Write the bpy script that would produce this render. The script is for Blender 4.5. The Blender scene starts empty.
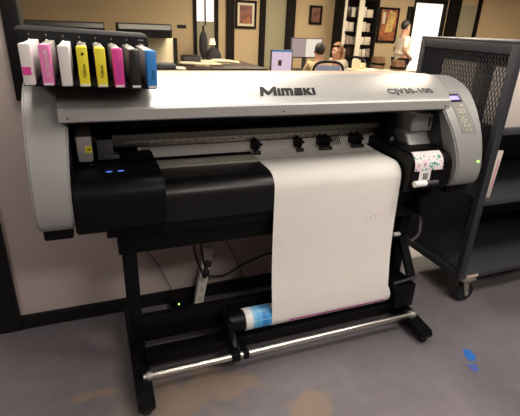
import bpy, bmesh, math, random
from mathutils import Vector, Matrix
from math import sin, cos, radians, pi, sqrt, atan2
random.seed(7)
S = bpy.context.scene
COL = S.collection

# ------------------------------------------------------------------ materials
def new_mat(name):
    m = bpy.data.materials.new(name); m.use_nodes = True
    return m, m.node_tree, m.node_tree.nodes['Principled BSDF']
def mat(name, col, rough=.5, metal=0, noise=0, scale=20, bump=0, spec=.5, coat=0, stretch=None, emit=None, es=1):
    m, nt, b = new_mat(name)
    b.inputs['Base Color'].default_value = (*col, 1)
    b.inputs['Roughness'].default_value = rough
    b.inputs['Metallic'].default_value = metal
    b.inputs['Specular IOR Level'].default_value = spec
    b.inputs['Coat Weight'].default_value = coat
    if emit:
        b.inputs['Emission Color'].default_value = (*emit, 1); b.inputs['Emission Strength'].default_value = es
    if noise or bump:
        tc = nt.nodes.new('ShaderNodeTexCoord'); mp = nt.nodes.new('ShaderNodeMapping')
        if stretch: mp.inputs['Scale'].default_value = stretch
        nz = nt.nodes.new('ShaderNodeTexNoise'); nz.inputs['Scale'].default_value = scale; nz.inputs['Detail'].default_value = 6
        nt.links.new(tc.outputs['Object'], mp.inputs[0]); nt.links.new(mp.outputs[0], nz.inputs['Vector'])
        if noise:
            r = nt.nodes.new('ShaderNodeMapRange'); r.inputs[1].default_value = .3; r.inputs[2].default_value = .7
            r.inputs[3].default_value = 1 - noise; r.inputs[4].default_value = 1 + noise
            nt.links.new(nz.outputs[0], r.inputs[0])
            v = nt.nodes.new('ShaderNodeVectorMath'); v.operation = 'SCALE'; v.inputs[0].default_value = col
            nt.links.new(r.outputs[0], v.inputs['Scale']); nt.links.new(v.outputs[0], b.inputs['Base Color'])
        if bump:
            bp = nt.nodes.new('ShaderNodeBump'); bp.inputs['Strength'].default_value = bump; bp.inputs['Distance'].default_value = .002
            nt.links.new(nz.outputs[0], bp.inputs['Height']); nt.links.new(bp.outputs[0], b.inputs['Normal'])
    return m
M = {}
M['wall'] = mat('wall_paint', (.47, .395, .375), .8, noise=.04, scale=3, bump=.1)
M['black_trim'] = mat('black_trim', (.006, .0055, .006), .5, spec=.3)
M['sill'] = mat('sill_paint', (.55, .42, .33), .5)
M['ceiling'] = mat('ceiling_tile', (.6, .57, .52), .9, noise=.05, scale=60)
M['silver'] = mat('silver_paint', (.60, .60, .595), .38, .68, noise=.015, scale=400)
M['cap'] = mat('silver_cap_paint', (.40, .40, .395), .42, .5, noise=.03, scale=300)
M['lip'] = mat('silver_lip_paint', (.46, .455, .445), .45, .4)
M['black'] = mat('black_plastic', (.003, .003, .0035), .4, spec=.15)
M['gloss'] = mat('glossy_black_plastic', (.003, .003, .0035), .42, spec=.15)
M['apron'] = mat('black_sheet_metal', (.004, .004, .005), .35, noise=.2, scale=8, spec=.35)
M['stand'] = mat('black_powder_coat', (.003, .003, .0035), .5, spec=.15)
M['dark'] = mat('dark_grey_plastic', (.045, .045, .05), .5)
M['rackbar'] = mat('charcoal_plastic', (.014, .015, .017), .6, spec=.15)
M['chrome'] = mat('polished_steel', (.62, .60, .56), .28, 1)
M['alu'] = mat('brushed_aluminium', (.42, .42, .38), .4, .8)
M['rail'] = mat('anodised_rail', (.16, .17, .15), .4, .6)
M['plate'] = mat('pale_metal_plate', (.55, .54, .53), .45, .2)
M['strip'] = mat('platen_strip', (.55, .53, .45), .35, .4, noise=.06, scale=30)
M['white'] = mat('white_plastic', (.78, .76, .72), .4)
M['paper'] = mat('white_paper', (.80, .765, .72), .75, noise=.012, scale=12, bump=.08)
M['red_ink'] = mat('pink_ink', (.75, .25, .42), .7)
M['magenta_ink'] = mat('magenta_ink', (.55, .08, .38), .7)
M['dark_ink'] = mat('black_lettering', (.006, .006, .010), .6, spec=.15)
M['grey_ink'] = mat('grey_lettering', (.03, .03, .033), .6, spec=.2)
M['yellow'] = mat('yellow_label', (.85, .72, .03), .5)
M['magenta'] = mat('magenta_label', (.72, .05, .32), .5)
M['pink'] = mat('pink_label', (.80, .22, .50), .5)
M['cyan'] = mat('blue_label', (.035, .24, .66), .45)
M['blacklab'] = mat('black_label', (.012, .012, .012), .4)
M['whitelab'] = mat('white_label', (.74, .70, .69), .5)
M['clear'] = mat('smoky_cartridge_shell', (.20, .18, .17), .3)
M['shellw'] = mat('pale_cartridge_shell', (.34, .30, .28), .35)
M['led_g'] = mat('green_led', (.2, .9, .1), .4, emit=(.35, 1, .1), es=3)
M['led_w'] = mat('pale_led', (.8, .85, .6), .4, emit=(.8, .85, .6), es=.35)
M['glint_b'] = mat('painted_blue_glint', (.1, .2, .9), .4, emit=(.1, .25, 1), es=.6)  # glowing colour stands in for a blue reflection
M['lcd'] = mat('lcd_screen', (.3, .25, .7), .3, emit=(.42, .36, .85), es=.8)
M['panel'] = mat('keypad_panel', (.22, .215, .20), .5)
M['keypad'] = mat('keypad_buttons', (.55, .50, .36), .5)
M['cart'] = mat('slate_grey_steel', (.026, .027, .034), .5, noise=.08, scale=15)
M['cartshelf'] = mat('grey_steel_shelf', (.04, .042, .05), .5)
M['rubber'] = mat('black_rubber', (.010, .011, .014), .6)
M['zinc'] = mat('zinc_steel', (.45, .43, .38), .35, .8)
M['carton'] = mat('cream_carton', (.36, .31, .25), .8, noise=.18, scale=14, stretch=(3, 3, .6))
M['white_card'] = mat('white_card', (.58, .52, .47), .7)
M['cord'] = mat('black_cord', (.01, .01, .01), .5)
M['tape'] = mat('blue_masking_tape', (.015, .12, .42), .6, noise=.15, scale=60)
M['tape2'] = mat('worn_blue_masking_tape', (.06, .09, .30), .6, noise=.5, scale=120)
M['office_wall'] = mat('beige_office_wall', (.50, .37, .21), .8, noise=.06, scale=1.5)
M['office_panel'] = mat('pale_green_wall_panel', (.30, .27, .17), .6)
M['wood'] = mat('dark_wood', (.035, .018, .012), .4, noise=.3, scale=10)
M['darkpost'] = mat('dark_post', (.007, .005, .004), .8, spec=.1)
M['cream'] = mat('cream_panel', (.78, .68, .46), .7)
M['office_white'] = mat('office_white', (.75, .68, .55), .6)
M['paperstack'] = mat('loose_office_paper', (.85, .78, .55), .7, noise=.15, scale=30)
M['brown'] = mat('brown_barrel', (.20, .10, .045), .6, noise=.3, scale=12)
M['skin'] = mat('skin', (.50, .27, .18), .5)
M['hair_dark'] = mat('dark_hair', (.012, .010, .009), .6)
M['hair_brown'] = mat('brown_hair', (.25, .12, .05), .5, noise=.3, scale=30)
M['shirt_w'] = mat('white_shirt', (.72, .62, .48), .8)
M['shirt_t'] = mat('tan_shirt', (.55, .40, .22), .8)
M['shirt_g'] = mat('grey_shirt', (.42, .37, .31), .8)
M['pants'] = mat('dark_trousers', (.02, .018, .022), .8)
M['shoe'] = mat('dark_shoes', (.012, .01, .01), .5)
M['screen_pink'] = mat('lit_screen_pink', (.1, .1, .1), .3, emit=(.82, .60, .80), es=.85)
M['screen_white'] = mat('lit_screen_white', (.1, .1, .1), .3, emit=(.95, .82, .72), es=.9)
M['screen_dim'] = mat('lit_screen_mauve', (.1, .1, .1), .3, emit=(.42, .30, .32), es=.8)
M['blue_mesh'] = mat('pale_blue_chair_mesh', (.22, .26, .42), .6)
M['daylight'] = mat('daylit_window', (.5, .5, .5), .5, emit=(1, .86, .78), es=1.1)
M['art_dark'] = mat('dark_painting', (.16, .06, .035), .5, noise=.8, scale=7)
M['art_red'] = mat('red_painting', (.30, .09, .03), .5, noise=.85, scale=6)
M['art_gold'] = mat('gold_paint', (.55, .36, .10), .5, noise=.5, scale=12)
M['mount'] = mat('cream_mount', (.62, .55, .42), .6)
M['shelf_stuff'] = mat('shelf_books', (.35, .27, .22), .6, noise=.6, scale=14)
M['lamp'] = mat('lamp_diffuser', (.9, .9, .9), .5, emit=(1, .86, .70), es=9)
M['sticker_green'] = mat('green_sticker', (.05, .35, .15), .5)
M['sticker_red'] = mat('red_sticker', (.70, .12, .20), .5)

def floor_mat():
    m, nt, b = new_mat('worn_concrete')
    L = nt.links.new; N = nt.nodes.new
    tc = N('ShaderNodeTexCoord')
    n1 = N('ShaderNodeTexNoise'); n1.inputs['Scale'].default_value = 1.6; n1.inputs['Detail'].default_value = 9
    n2 = N('ShaderNodeTexNoise'); n2.inputs['Scale'].default_value = 14; n2.inputs['Detail'].default_value = 8
    L(tc.outputs['Object'], n1.inputs[0]); L(tc.outputs['Object'], n2.inputs[0])
    r1 = N('ShaderNodeValToRGB'); r1.color_ramp.elements[0].position = .3; r1.color_ramp.elements[1].position = .72
    r1.color_ramp.elements[0].color = (.118, .104, .118, 1); r1.color_ramp.elements[1].color = (.195, .175, .188, 1)
    L(n1.outputs[0], r1.inputs[0])
    mr = N('ShaderNodeMapRange'); mr.inputs[1].default_value = .3; mr.inputs[2].default_value = .7; mr.inputs[3].default_value = .93; mr.inputs[4].default_value = 1.07
    L(n2.outputs[0], mr.inputs[0])
    sc = N('ShaderNodeVectorMath'); sc.operation = 'SCALE'; L(r1.outputs[0], sc.inputs[0]); L(mr.outputs[0], sc.inputs['Scale'])
    # tan worn patches under and before the printer's bar
    def patch(cx, cy, rx, ry):
        mp = N('ShaderNodeMapping'); mp.vector_type = 'POINT'
        mp.inputs['Location'].default_value = (-cx / rx, -cy / ry, 0); mp.inputs['Scale'].default_value = (1 / rx, 1 / ry, 0)
        L(tc.outputs['Object'], mp.inputs[0])
        le = N('ShaderNodeVectorMath'); le.operation = 'LENGTH'; L(mp.outputs[0], le.inputs[0])
        ns = N('ShaderNodeTexNoise'); ns.inputs['Scale'].default_value = 9; ns.inputs['Detail'].default_value = 8; L(tc.outputs['Object'], ns.inputs[0])
        a = N('ShaderNodeMath'); a.operation = 'MULTIPLY_ADD'; a.inputs[1].default_value = 2.4; a.inputs[2].default_value = -1.2
        L(ns.outputs[0], a.inputs[0])
        s = N('ShaderNodeMath'); s.operation = 'ADD'; L(le.outputs['Value'], s.inputs[0]); L(a.outputs[0], s.inputs[1])
        q = N('ShaderNodeMapRange'); q.inputs[1].default_value = .55; q.inputs[2].default_value = 1.05; q.inputs[3].default_value = .42; q.inputs[4].default_value = 0
        L(s.outputs[0], q.inputs[0]); return q.outputs[0]
    cur = sc.outputs[0]
    for p in ((.30, 1.49, .36, .15), (.79, 1.25, .12, .09), (-.13, 1.63, .12, .03)):
        mx = N('ShaderNodeMix'); mx.data_type = 'RGBA'
        L(patch(*p), mx.inputs[0]); L(cur, mx.inputs[6]); mx.inputs[7].default_value = (.30, .20, .10, 1)
        cur = mx.outputs[2]
    L(cur, b.inputs['Base Color']); b.inputs['Roughness'].default_value = .42
    bp = N('ShaderNodeBump'); bp.inputs['Strength'].default_value = .05; bp.inputs['Distance'].default_value = .002
    L(n2.outputs[0], bp.inputs['Height']); L(bp.outputs[0], b.inputs['Normal'])
    return m
M['floor'] = floor_mat()
def glass_mat():
    m, nt, b = new_mat('window_glass'); nt.nodes.remove(b)
    o = nt.nodes['Material Output']
    t = nt.nodes.new('ShaderNodeBsdfTransparent'); t.inputs[0].default_value = (.96, .97, .95, 1)
    g = nt.nodes.new('ShaderNodeBsdfGlossy'); g.inputs['Roughness'].default_value = .02
    x = nt.nodes.new('ShaderNodeMixShader'); x.inputs[0].default_value = .02
    nt.links.new(t.outputs[0], x.inputs[1]); nt.links.new(g.outputs[0], x.inputs[2]); nt.links.new(x.outputs[0], o.inputs[0])
    return m
M['glass'] = glass_mat()
def print_mat():   # printed swatches on the take-up tube
    m, nt, b = new_mat('blue_printed_swatches')
    tc = nt.nodes.new('ShaderNodeTexCoord'); sp = nt.nodes.new('ShaderNodeSeparateXYZ')
    nt.links.new(tc.outputs['Object'], sp.inputs[0])
    r = nt.nodes.new('ShaderNodeValToRGB'); r.color_ramp.interpolation = 'CONSTANT'
    mr = nt.nodes.new('ShaderNodeMapRange'); mr.inputs[1].default_value = .0; mr.inputs[2].default_value = .18
    nt.links.new(sp.outputs[0], mr.inputs[0]); nt.links.new(mr.outputs[0], r.inputs[0])
    cols = [(0, (.75, .74, .72)), (.20, (.20, .50, .72)), (.30, (.08, .42, .78)), (.48, (.02, .22, .62)), (.62, (.03, .33, .72)), (.80, (.30, .58, .76))]
    e = r.color_ramp.elements
    e[0].position = 0; e[0].color = (*cols[0][1], 1); e[1].position = cols[1][0]; e[1].color = (*cols[1][1], 1)
    for p, c in cols[2:]:
        q = e.new(p); q.color = (*c, 1)
    # horizontal divisions around the tube
    w = nt.nodes.new('ShaderNodeTexWave'); w.bands_direction = 'Z'; w.inputs['Scale'].default_value = 9
    nt.links.new(tc.outputs['Object'], w.inputs[0])
    mx = nt.nodes.new('ShaderNodeMix'); mx.data_type = 'RGBA'; mx.blend_type = 'SCREEN'
    q = nt.nodes.new('ShaderNodeMapRange'); q.inputs[1].default_value = .8; q.inputs[2].default_value = 1; q.inputs[4].default_value = .35
    nt.links.new(w.outputs['Fac'], q.inputs[0]); nt.links.new(q.outputs[0], mx.inputs[0])
    nt.links.new(r.outputs[0], mx.inputs[6]); mx.inputs[7].default_value = (.5, .7, .85, 1)
    nt.links.new(mx.outputs[2], b.inputs['Base Color']); b.inputs['Roughness'].default_value = .45
    return m
M['print'] = print_mat()
def sticker_mat():
    m, nt, b = new_mat('illustrated_sticker')
    tc = nt.nodes.new('ShaderNodeTexCoord'); n = nt.nodes.new('ShaderNodeTexNoise'); n.inputs['Scale'].default_value = 48; n.inputs['Detail'].default_value = 3
    nt.links.new(tc.outputs['Object'], n.inputs[0])
    r = nt.nodes.new('ShaderNodeValToRGB'); e = r.color_ramp.elements
    e[0].position = .36; e[0].color = (.05, .30, .22, 1); e[1].position = .42; e[1].color = (.72, .72, .72, 1)
    for p, c in ((.52, (.80, .78, .78)), (.56, (.75, .30, .42)), (.60, (.80, .72, .74)), (.66, (.12, .12, .25))):
        q = e.new(p); q.color = (*c, 1)
    nt.links.new(n.outputs[0], r.inputs[0]); nt.links.new(r.outputs[0], b.inputs['Base Color']); b.inputs['Roughness'].default_value = .4
    return m
M['sticker'] = sticker_mat()

# ------------------------------------------------------------------ builders
ORG = {}
class B:
    def __init__(s): s.bm = bmesh.new()
    def box(s, a, b, bev=0, seg=2, rot=None):
        r = bmesh.ops.create_cube(s.bm, size=1)['verts']
        a = Vector(a); b = Vector(b); c = (a + b) / 2; d = b - a
        for v in r: v.co = Vector((v.co.x * d.x, v.co.y * d.y, v.co.z * d.z))
        if bev:
            es = list({e for v in r for e in v.link_edges})
            k = bmesh.ops.bevel(s.bm, geom=es, offset=min(bev, min(abs(d.x), abs(d.y), abs(d.z)) * .45), segments=seg, profile=.5, affect='EDGES')
            r = list({v for f in k['faces'] for v in f.verts} | {v for v in r if v.is_valid})
        if rot is not None:
            for v in r: v.co = rot @ v.co
        for v in r: v.co += c
        return s
    def bar(s, p, q, w, h, up=(0, 0, 1)):     # rectangular bar between two points
        p = Vector(p); q = Vector(q); d = (q - p); L = d.length; z = d.normalized(); x = z.cross(Vector(up)).normalized(); y = z.cross(x)
        m = Matrix((x, y, z)).transposed()
        r = bmesh.ops.create_cube(s.bm, size=1)['verts']
        for v in r: v.co = m @ Vector((v.co.x * w, v.co.y * h, v.co.z * L)) + (p + q) / 2
        return s
    def cyl(s, p, q, r1, seg=24, r2=None, bev=0):
        p = Vector(p); q = Vector(q); d = q - p; r2 = r1 if r2 is None else r2
        m = d.to_track_quat('Z', 'Y').to_matrix().to_4x4(); m.translation = (p + q) / 2
        k = bmesh.ops.create_cone(s.bm, cap_ends=True, segments=seg, radius1=r1, radius2=r2, depth=d.length, matrix=m)['verts']
        if bev:
            fs = {f for v in k for f in v.link_faces if len(f.verts) > 4}
            bmesh.ops.bevel(s.bm, geom=list({e for f in fs for e in f.edges}), offset=bev, segments=2, affect='EDGES')
        return s
    def ball(s, c, r, sc=(1, 1, 1), seg=16):
        k = bmesh.ops.create_uvsphere(s.bm, u_segments=seg, v_segments=seg // 2, radius=r)['verts']
        for v in k: v.co = Vector((v.co.x * sc[0], v.co.y * sc[1], v.co.z * sc[2])) + Vector(c)
        return s
    def prism(s, prof, x0, x1, bev=0, axis='X', seg=3):    # profile (a,b) extruded along an axis
        def P(x, a, b): return {'X': (x, a, b), 'Y': (a, x, b), 'Z': (a, b, x)}[axis]
        v0 = [s.bm.verts.new(P(x0, *p)) for p in prof]; v1 = [s.bm.verts.new(P(x1, *p)) for p in prof]
        n = len(prof)
        f = [s.bm.faces.new(v0), s.bm.faces.new(v1[::-1])]
        for i in range(n): f.append(s.bm.faces.new((v0[i], v1[i], v1[(i + 1) % n], v0[(i + 1) % n])))
        bmesh.ops.recalc_face_normals(s.bm, faces=f)
        if bev:
            bmesh.ops.bevel(s.bm, geom=list({e for g in f[:2] for e in g.edges}), offset=bev, segments=seg, affect='EDGES', clamp_overlap=True)
        return s
    def tilt(s):
        for v in s.bm.verts: v.co.z -= .036 * (v.co.x + .235)
        return s
    def shift(s, dy, dz=0):
        for v in s.bm.verts: v.co.y += dy; v.co.z += dz
        return s
    def sheet(s, prof, x0, x1, t=.0006, nx=1):     # thin bent sheet following (y,z) profile
        n = len(prof); offs = []
        for i in range(n):
            a = Vector(prof[max(i - 1, 0)]); b = Vector(prof[min(i + 1, n - 1)]); d = (b - a).normalized()
            offs.append(Vector((-d.y, d.x)) * t)
        loop = [Vector(p) for p in prof] + [Vector(prof[i]) + offs[i] for i in range(n - 1, -1, -1)]
        return s.prism([(p.x, p.y) for p in loop], x0, x1)
    def tube(s, pts, r, seg=10):
        pts = [Vector(p) for p in pts]
        # smooth path (Catmull-Rom)
        out = []
        for i in range(len(pts) - 1):
            a = pts[max(i - 1, 0)]; b = pts[i]; c = pts[i + 1]; d = pts[min(i + 2, len(pts) - 1)]
            for k in range(8):
                t = k / 8; out.append(.5 * ((2 * b) + (c - a) * t + (2 * a - 5 * b + 4 * c - d) * t * t + (3 * b - a - 3 * c + d) * t ** 3))
        out.append(pts[-1]); rings = []
        for i, p in enumerate(out):
            d = (out[min(i + 1, len(out) - 1)] - out[max(i - 1, 0)]).normalized()
            x = d.cross(Vector((.31, .12, .94))).normalized(); y = d.cross(x)
            rings.append([s.bm.verts.new(p + (x * cos(2 * pi * k / seg) + y * sin(2 * pi * k / seg)) * r) for k in range(seg)])
        for i in range(len(rings) - 1):
            for k in range(seg): s.bm.faces.new((rings[i][k], rings[i][(k + 1) % seg], rings[i + 1][(k + 1) % seg], rings[i + 1][k]))
        s.bm.faces.new(rings[0][::-1]); s.bm.faces.new(rings[-1])
        return s
    def build(s, name, m, parent=None, org=None, smooth=True, angle=35):
        bmesh.ops.recalc_face_normals(s.bm, faces=s.bm.faces[:])
        o_ = ORG[parent.name] if parent is not None else Vector(org or (0, 0, 0))
        for v in s.bm.verts: v.co -= o_
        if smooth:
            for f in s.bm.faces: f.smooth = True
            for e in s.bm.edges:
                if len(e.link_faces) == 2 and e.calc_face_angle(0) > radians(angle): e.smooth = False
        me = bpy.data.meshes.new(name); s.bm.to_mesh(me); s.bm.free()
        me.materials.append(M[m] if isinstance(m, str) else m)
        o = bpy.data.objects.new(name, me); COL.objects.link(o)
        if parent is not None: o.parent = parent
        else: o.location = o_
        ORG[o.name] = o_
        return o
def empty(name, loc, label=None, cat=None, group=None):
    o = bpy.data.objects.new(name, None); COL.objects.link(o); o.location = loc; o.empty_display_size = .1
    ORG[o.name] = Vector(loc)
    if label: tag(o, label, cat, group)
    return o
def tag(o, label, cat, group=None):
    o['label'] = label; o['category'] = cat
    if group: o['group'] = group
    return o
def struct(o): o['kind'] = 'structure'; return o
def lab(o, t): o['label'] = t; return o
def text(name, s, m, parent, origin, right, up, size, extrude=.0015, shear=0, offset=0, sx=1, org=None):
    c = bpy.data.curves.new(name, 'FONT'); c.body = s; c.size = size; c.extrude = extrude; c.shear = shear; c.offset = offset; c.space_character = 1.0 + shear * .5
    t = bpy.data.objects.new('tmp', c); COL.objects.link(t)
    me = bpy.data.meshes.new_from_object(t.evaluated_get(bpy.context.evaluated_depsgraph_get()))
    bpy.data.objects.remove(t); bpy.data.curves.remove(c)
    r = Vector(right).normalized(); u = Vector(up).normalized(); n = r.cross(u)
    o_ = ORG[parent.name] if parent is not None else Vector(org or (0, 0, 0))
    for v in me.vertices: v.co = Vector(origin) + r * v.co.x * sx + u * v.co.y + n * v.co.z - o_
    me.materials.clear(); me.materials.append(M[m])
    o = bpy.data.objects.new(name, me); COL.objects.link(o); o.parent = parent; ORG[o.name] = o_
    return o

# ------------------------------------------------------------------ camera
f_px = 430; p_, y_, r_ = radians(23.3), radians(21.7), radians(2.4)
Fw = Vector((sin(y_) * cos(p_), cos(y_) * cos(p_), -sin(p_)))
R0 = Vector((cos(y_), -sin(y_), 0)); U0 = R0.cross(Fw)
Rt = R0 * cos(r_) + U0 * sin(r_); Up = -R0 * sin(r_) + U0 * cos(r_)
cd = bpy.data.cameras.new('camera'); cam = bpy.data.objects.new('camera', cd); COL.objects.link(cam)
mw = Matrix((Rt, Up, -Fw)).transposed().to_4x4(); mw.translation = (0, 0, 1.6)
cam.matrix_world = mw; cd.sensor_width = 36; cd.lens = f_px / 520 * 36; cd.clip_start = .05
S.camera = cam
S.view_settings.view_transform = 'Standard'; S.view_settings.look = 'None'; S.view_settings.gamma = 1; S.view_settings.exposure = 0.0
S.view_settings.use_curve_mapping = False
w = bpy.data.worlds.new('world'); S.world = w; w.use_nodes = True
w.node_tree.nodes['Background'].inputs[0].default_value = (.8, .72, .65, 1); w.node_tree.nodes['Background'].inputs[1].default_value = .04

# ------------------------------------------------------------------ setting
H = 2.8
def sbox(name, a, b, m, bev=0): return struct(B().box(a, b, bev).build(name, m))
sbox('floor', (-4, -3, -.1), (13.2, 11, 0), 'floor')
sbox('ceiling', (-4, -3, H), (13.2, 11, H + .1), 'ceiling')
# partition wall behind the printer, opening with glass above
bw = B()
bw.box((-.52, 2.24, 0), (-.31, 2.38, H)); bw.box((-.31, 2.24, 0), (1.93, 2.38, 1.33)); bw.box((-.31, 2.24, 2.45), (1.93, 2.38, H))
bw.box((-4, 2.24, 2.15), (-.52, 2.38, H)); bw.box((-4, 2.24, 0), (-1.62, 2.38, 2.15))
struct(bw.build('wall_back', 'wall'))
struct(B().box((-.52, 2.222, 0), (1.93, 2.24, .085), .003).build('baseboard_back', 'black_trim'))
# window_1 frame, sill, pane
wf = B(); wf.box((-.315, 2.225, 1.235), (-.25, 2.395, 2.5), .004); wf.box((-.25, 2.225, 2.44), (1.93, 2.395, 2.5), .004)
win = struct(wf.build('window_1', 'black_trim'))
B().box((-.25, 2.215, 1.33), (1.93, 2.40, 1.348), .003).build('window_sill', 'sill', win)
B().box((-.25, 2.31, 1.348), (1.93, 2.316, 2.44)).build('window_pane', 'glass', win)
# door at the left end of the wall
df = B(); df.box((-.62, 2.215, 0), (-.485, 2.39, 2.15), .004); df.box((-1.62, 2.215, 2.08), (-.505, 2.39, 2.17), .004); df.box((-1.62, 2.215, 0), (-1.52, 2.39, 2.15), .004)
dr = struct(df.build('door_1', 'black_trim'))
B().box((-1.52, 2.33, .01), (-.62, 2.37, 2.08), .004).build('door_leaf', 'office_white', dr)
B().cyl((-.70, 2.32, 1.0), (-.70, 2.27, 1.0), .012).cyl((-.70, 2.27, 1.0), (-.82, 2.27, 1.0), .01).build('door_handle', 'chrome', dr)
# other walls
sbox('wall_left', (-4.1, -3, 0), (-4, 11, H), 'wall')
sbox('wall_front', (-4, -3.1, 0), (13.2, -3, H), 'wall')
sbox('wall_right', (13.2, -3, 0), (13.3, 11, H), 'office_wall')
# far office wall with openings
YW = 9.5
fw = B()
for x0, x1 in ((-4, 2.19), (2.60, 7.64), (8.56, 13.2)): fw.box((x0, YW, 0), (x1, YW + .12, H))
fw.box((2.19, YW, 2.1), (2.6, YW + .12, H)); fw.box((7.64, YW, 2.2), (8.56, YW + .12, H)); 
struct(fw.build('wall_far', 'office_wall'))
struct(B().box((-4, YW - .02, 0), (2.1, YW, .12)).box((2.68, YW - .02, 0), (7.6, YW, .12)).build('baseboard_far', 'black_trim'))
w2 = struct(B().box((2.13, YW - .03, 0), (2.2, YW + .14, 2.15)).box((2.59, YW - .03, 0), (2.66, YW + .14, 2.15)).box((2.2, YW - .03, 2.08), (2.59, YW + .14, 2.15)).box((2.38, YW, 1.5), (2.40, YW + .05, 2.08)).build('window_2', 'darkpost'))
B().box((2.2, YW + .08, 1.58), (2.59, YW + .1, 2.08)).build('window_pane', 'daylight', w2)
B().box((2.2, YW + .02, 0), (2.59, YW + .1, 1.58)).build('window_sill', 'office_panel', w2)
w3 = struct(B().box((7.60, YW - .03, 0), (7.64, YW + .14, 2.3)).box((8.56, YW - .03, 0), (8.60, YW + .14, 2.3)).box((7.64, YW - .03, 2.2), (8.56, YW + .14, 2.3)).build('window_3', 'darkpost'))
B().box((7.64, YW + .08, .6), (8.56, YW + .1, 2.2)).build('window_pane', 'daylight', w3)
B().box((7.64, YW - .02, 0), (8.56, YW + .1, .6)).build('window_sill', 'office_wall', w3)
# dark wall posts (trim)
for i, (x0, x1) in enumerate(((2.83, 3.0), (3.58, 3.70), (4.20, 4.40), (8.66, 9.0), (9.60, 9.68))):
    struct(B().box((x0, YW - .08, 0), (x1, YW, H), .005).build('trim_%d' % (i + 1), 'darkpost'))
for i, (x0, x1) in enumerate(((3.72, 4.19), (9.03, 9.59))):
    struct(B().box((x0, YW - .02, .12), (x1, YW, 2.2)).build('trim_%d' % (i + 6), 'office_panel'))

# ceiling lights
def clight(x, y, sx, sy, label, e):
    t = empty('ceiling_light', (x, y, H), label, 'ceiling light', 'ceiling light panels')
    fr = B()
    for a, b in (((x - sx, y - sy, H - .05), (x + sx, y - sy + .03, H)), ((x - sx, y + sy - .03, H - .05), (x + sx, y + sy, H)), ((x - sx, y - sy, H - .05), (x - sx + .03, y + sy, H)), ((x + sx - .03, y - sy, H - .05), (x + sx, y + sy, H))): fr.box(a, b)
    fr.build('frame', 'office_white', t)
    B().box((x - sx + .03, y - sy + .03, H - .03), (x + sx - .03, y + sy - .03, H - .015)).build('diffuser', 'lamp', t)
    ld = bpy.data.lights.new('ceiling_lamp', 'AREA'); ld.shape = 'RECTANGLE'; ld.size = sx * 2 - .1; ld.size_y = sy * 2 - .1; ld.energy = e; ld.color = (1, .95, .90) if y < 2.2 else (1, .85, .68)
    lo = bpy.data.objects.new('ceiling_lamp', ld); COL.objects.link(lo); lo.parent = t; lo.location = (0, 0, -.06)
LIGHTS = [(.35, 1.86, .6, .25, 26, 'ceiling light panel directly over the ink cartridges'),
          (2.1, .7, .6, .3, 30, 'ceiling light panel before the printer, towards the grey mesh cart'),
          (1.2, -.8, .6, .3, 38, 'ceiling light panel nearest the front of the print room'),
          (-1.7, .3, .3, .3, 17, 'small square ceiling light panel added to brighten the left wall'),  # added fill panel, out of view, lifts the left wall
          (1.0, 4.2, .9, .3, 90, 'ceiling light panel just beyond the glass'),
          (4.5, 4.6, .9, .3, 80, 'ceiling light panel in the middle of the office'),
          (3.2, 7.6, .9, .3, 95, 'ceiling light panel over the seated people'),
          (6.8, 7.4, .9, .3, 95, 'ceiling light panel over the standing person'),
          (10, 6.5, .9, .3, 80, 'ceiling light panel at the far right of the office')]
for x, y, sx, sy, e, lb in LIGHTS: clight(x, y, sx, sy, lb, e)

# ------------------------------------------------------------------ the printer
P = empty('wide_format_printer', (.83, 1.8, 0), 'silver and black wide-format printer on a black stand with long white sheet hanging from it', 'printer')
capY = [(2.16, 1.345), (2.05, 1.365), (1.95, 1.372), (1.88, 1.362), (1.81, 1.338), (1.765, 1.308), (1.725, 1.268), (1.685, 1.216), (1.65, 1.16), (1.622, 1.10), (1.602, 1.04), (1.589, .985), (1.584, .94), (1.590, .89), (1.608, .86), (1.640, .843), (1.70, .838)]
def cap_point(z, off=0):        # surface point (y,z) at height z, pushed out by off along the normal
    for (y1, z1), (y2, z2) in zip(capY[1:], capY[2:]):
        if z2 <= z <= z1:
            t = (z - z1) / (z2 - z1); d = Vector((y2 - y1, z2 - z1)).normalized(); n = Vector((d.y, -d.x))
            if n.x > 0: n = -n
            return Vector((y1 + (y2 - y1) * t, z)) + n * off
    return Vector((1.7, z))
capprof = capY + [(2.16, .838)]
def seam(z, y):      # how far the cap's inner edge bows towards the cover
    pts = [(.5, 0), (1.0, 0), (1.15, -.034), (1.27, -.066), (1.317, -.038), (1.372, .03)]
    for (a, u), (b, v) in zip(pts, pts[1:]):
        if a <= z <= b: return u + (v - u) * (z - a) / (b - a)
    return .03
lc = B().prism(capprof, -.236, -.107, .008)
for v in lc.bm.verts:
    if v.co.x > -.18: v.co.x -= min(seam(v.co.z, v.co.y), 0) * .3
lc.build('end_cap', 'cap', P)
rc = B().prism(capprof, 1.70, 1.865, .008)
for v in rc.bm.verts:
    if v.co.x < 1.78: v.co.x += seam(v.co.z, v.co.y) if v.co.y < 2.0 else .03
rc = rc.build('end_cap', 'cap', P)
for x0, x1 in ((-.225, -.12), (1.715, 1.85)):
    B().box((x0, 1.64, .80), (x1, 2.14, .86), .008).build('end_cap_base', 'black', P)
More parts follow.
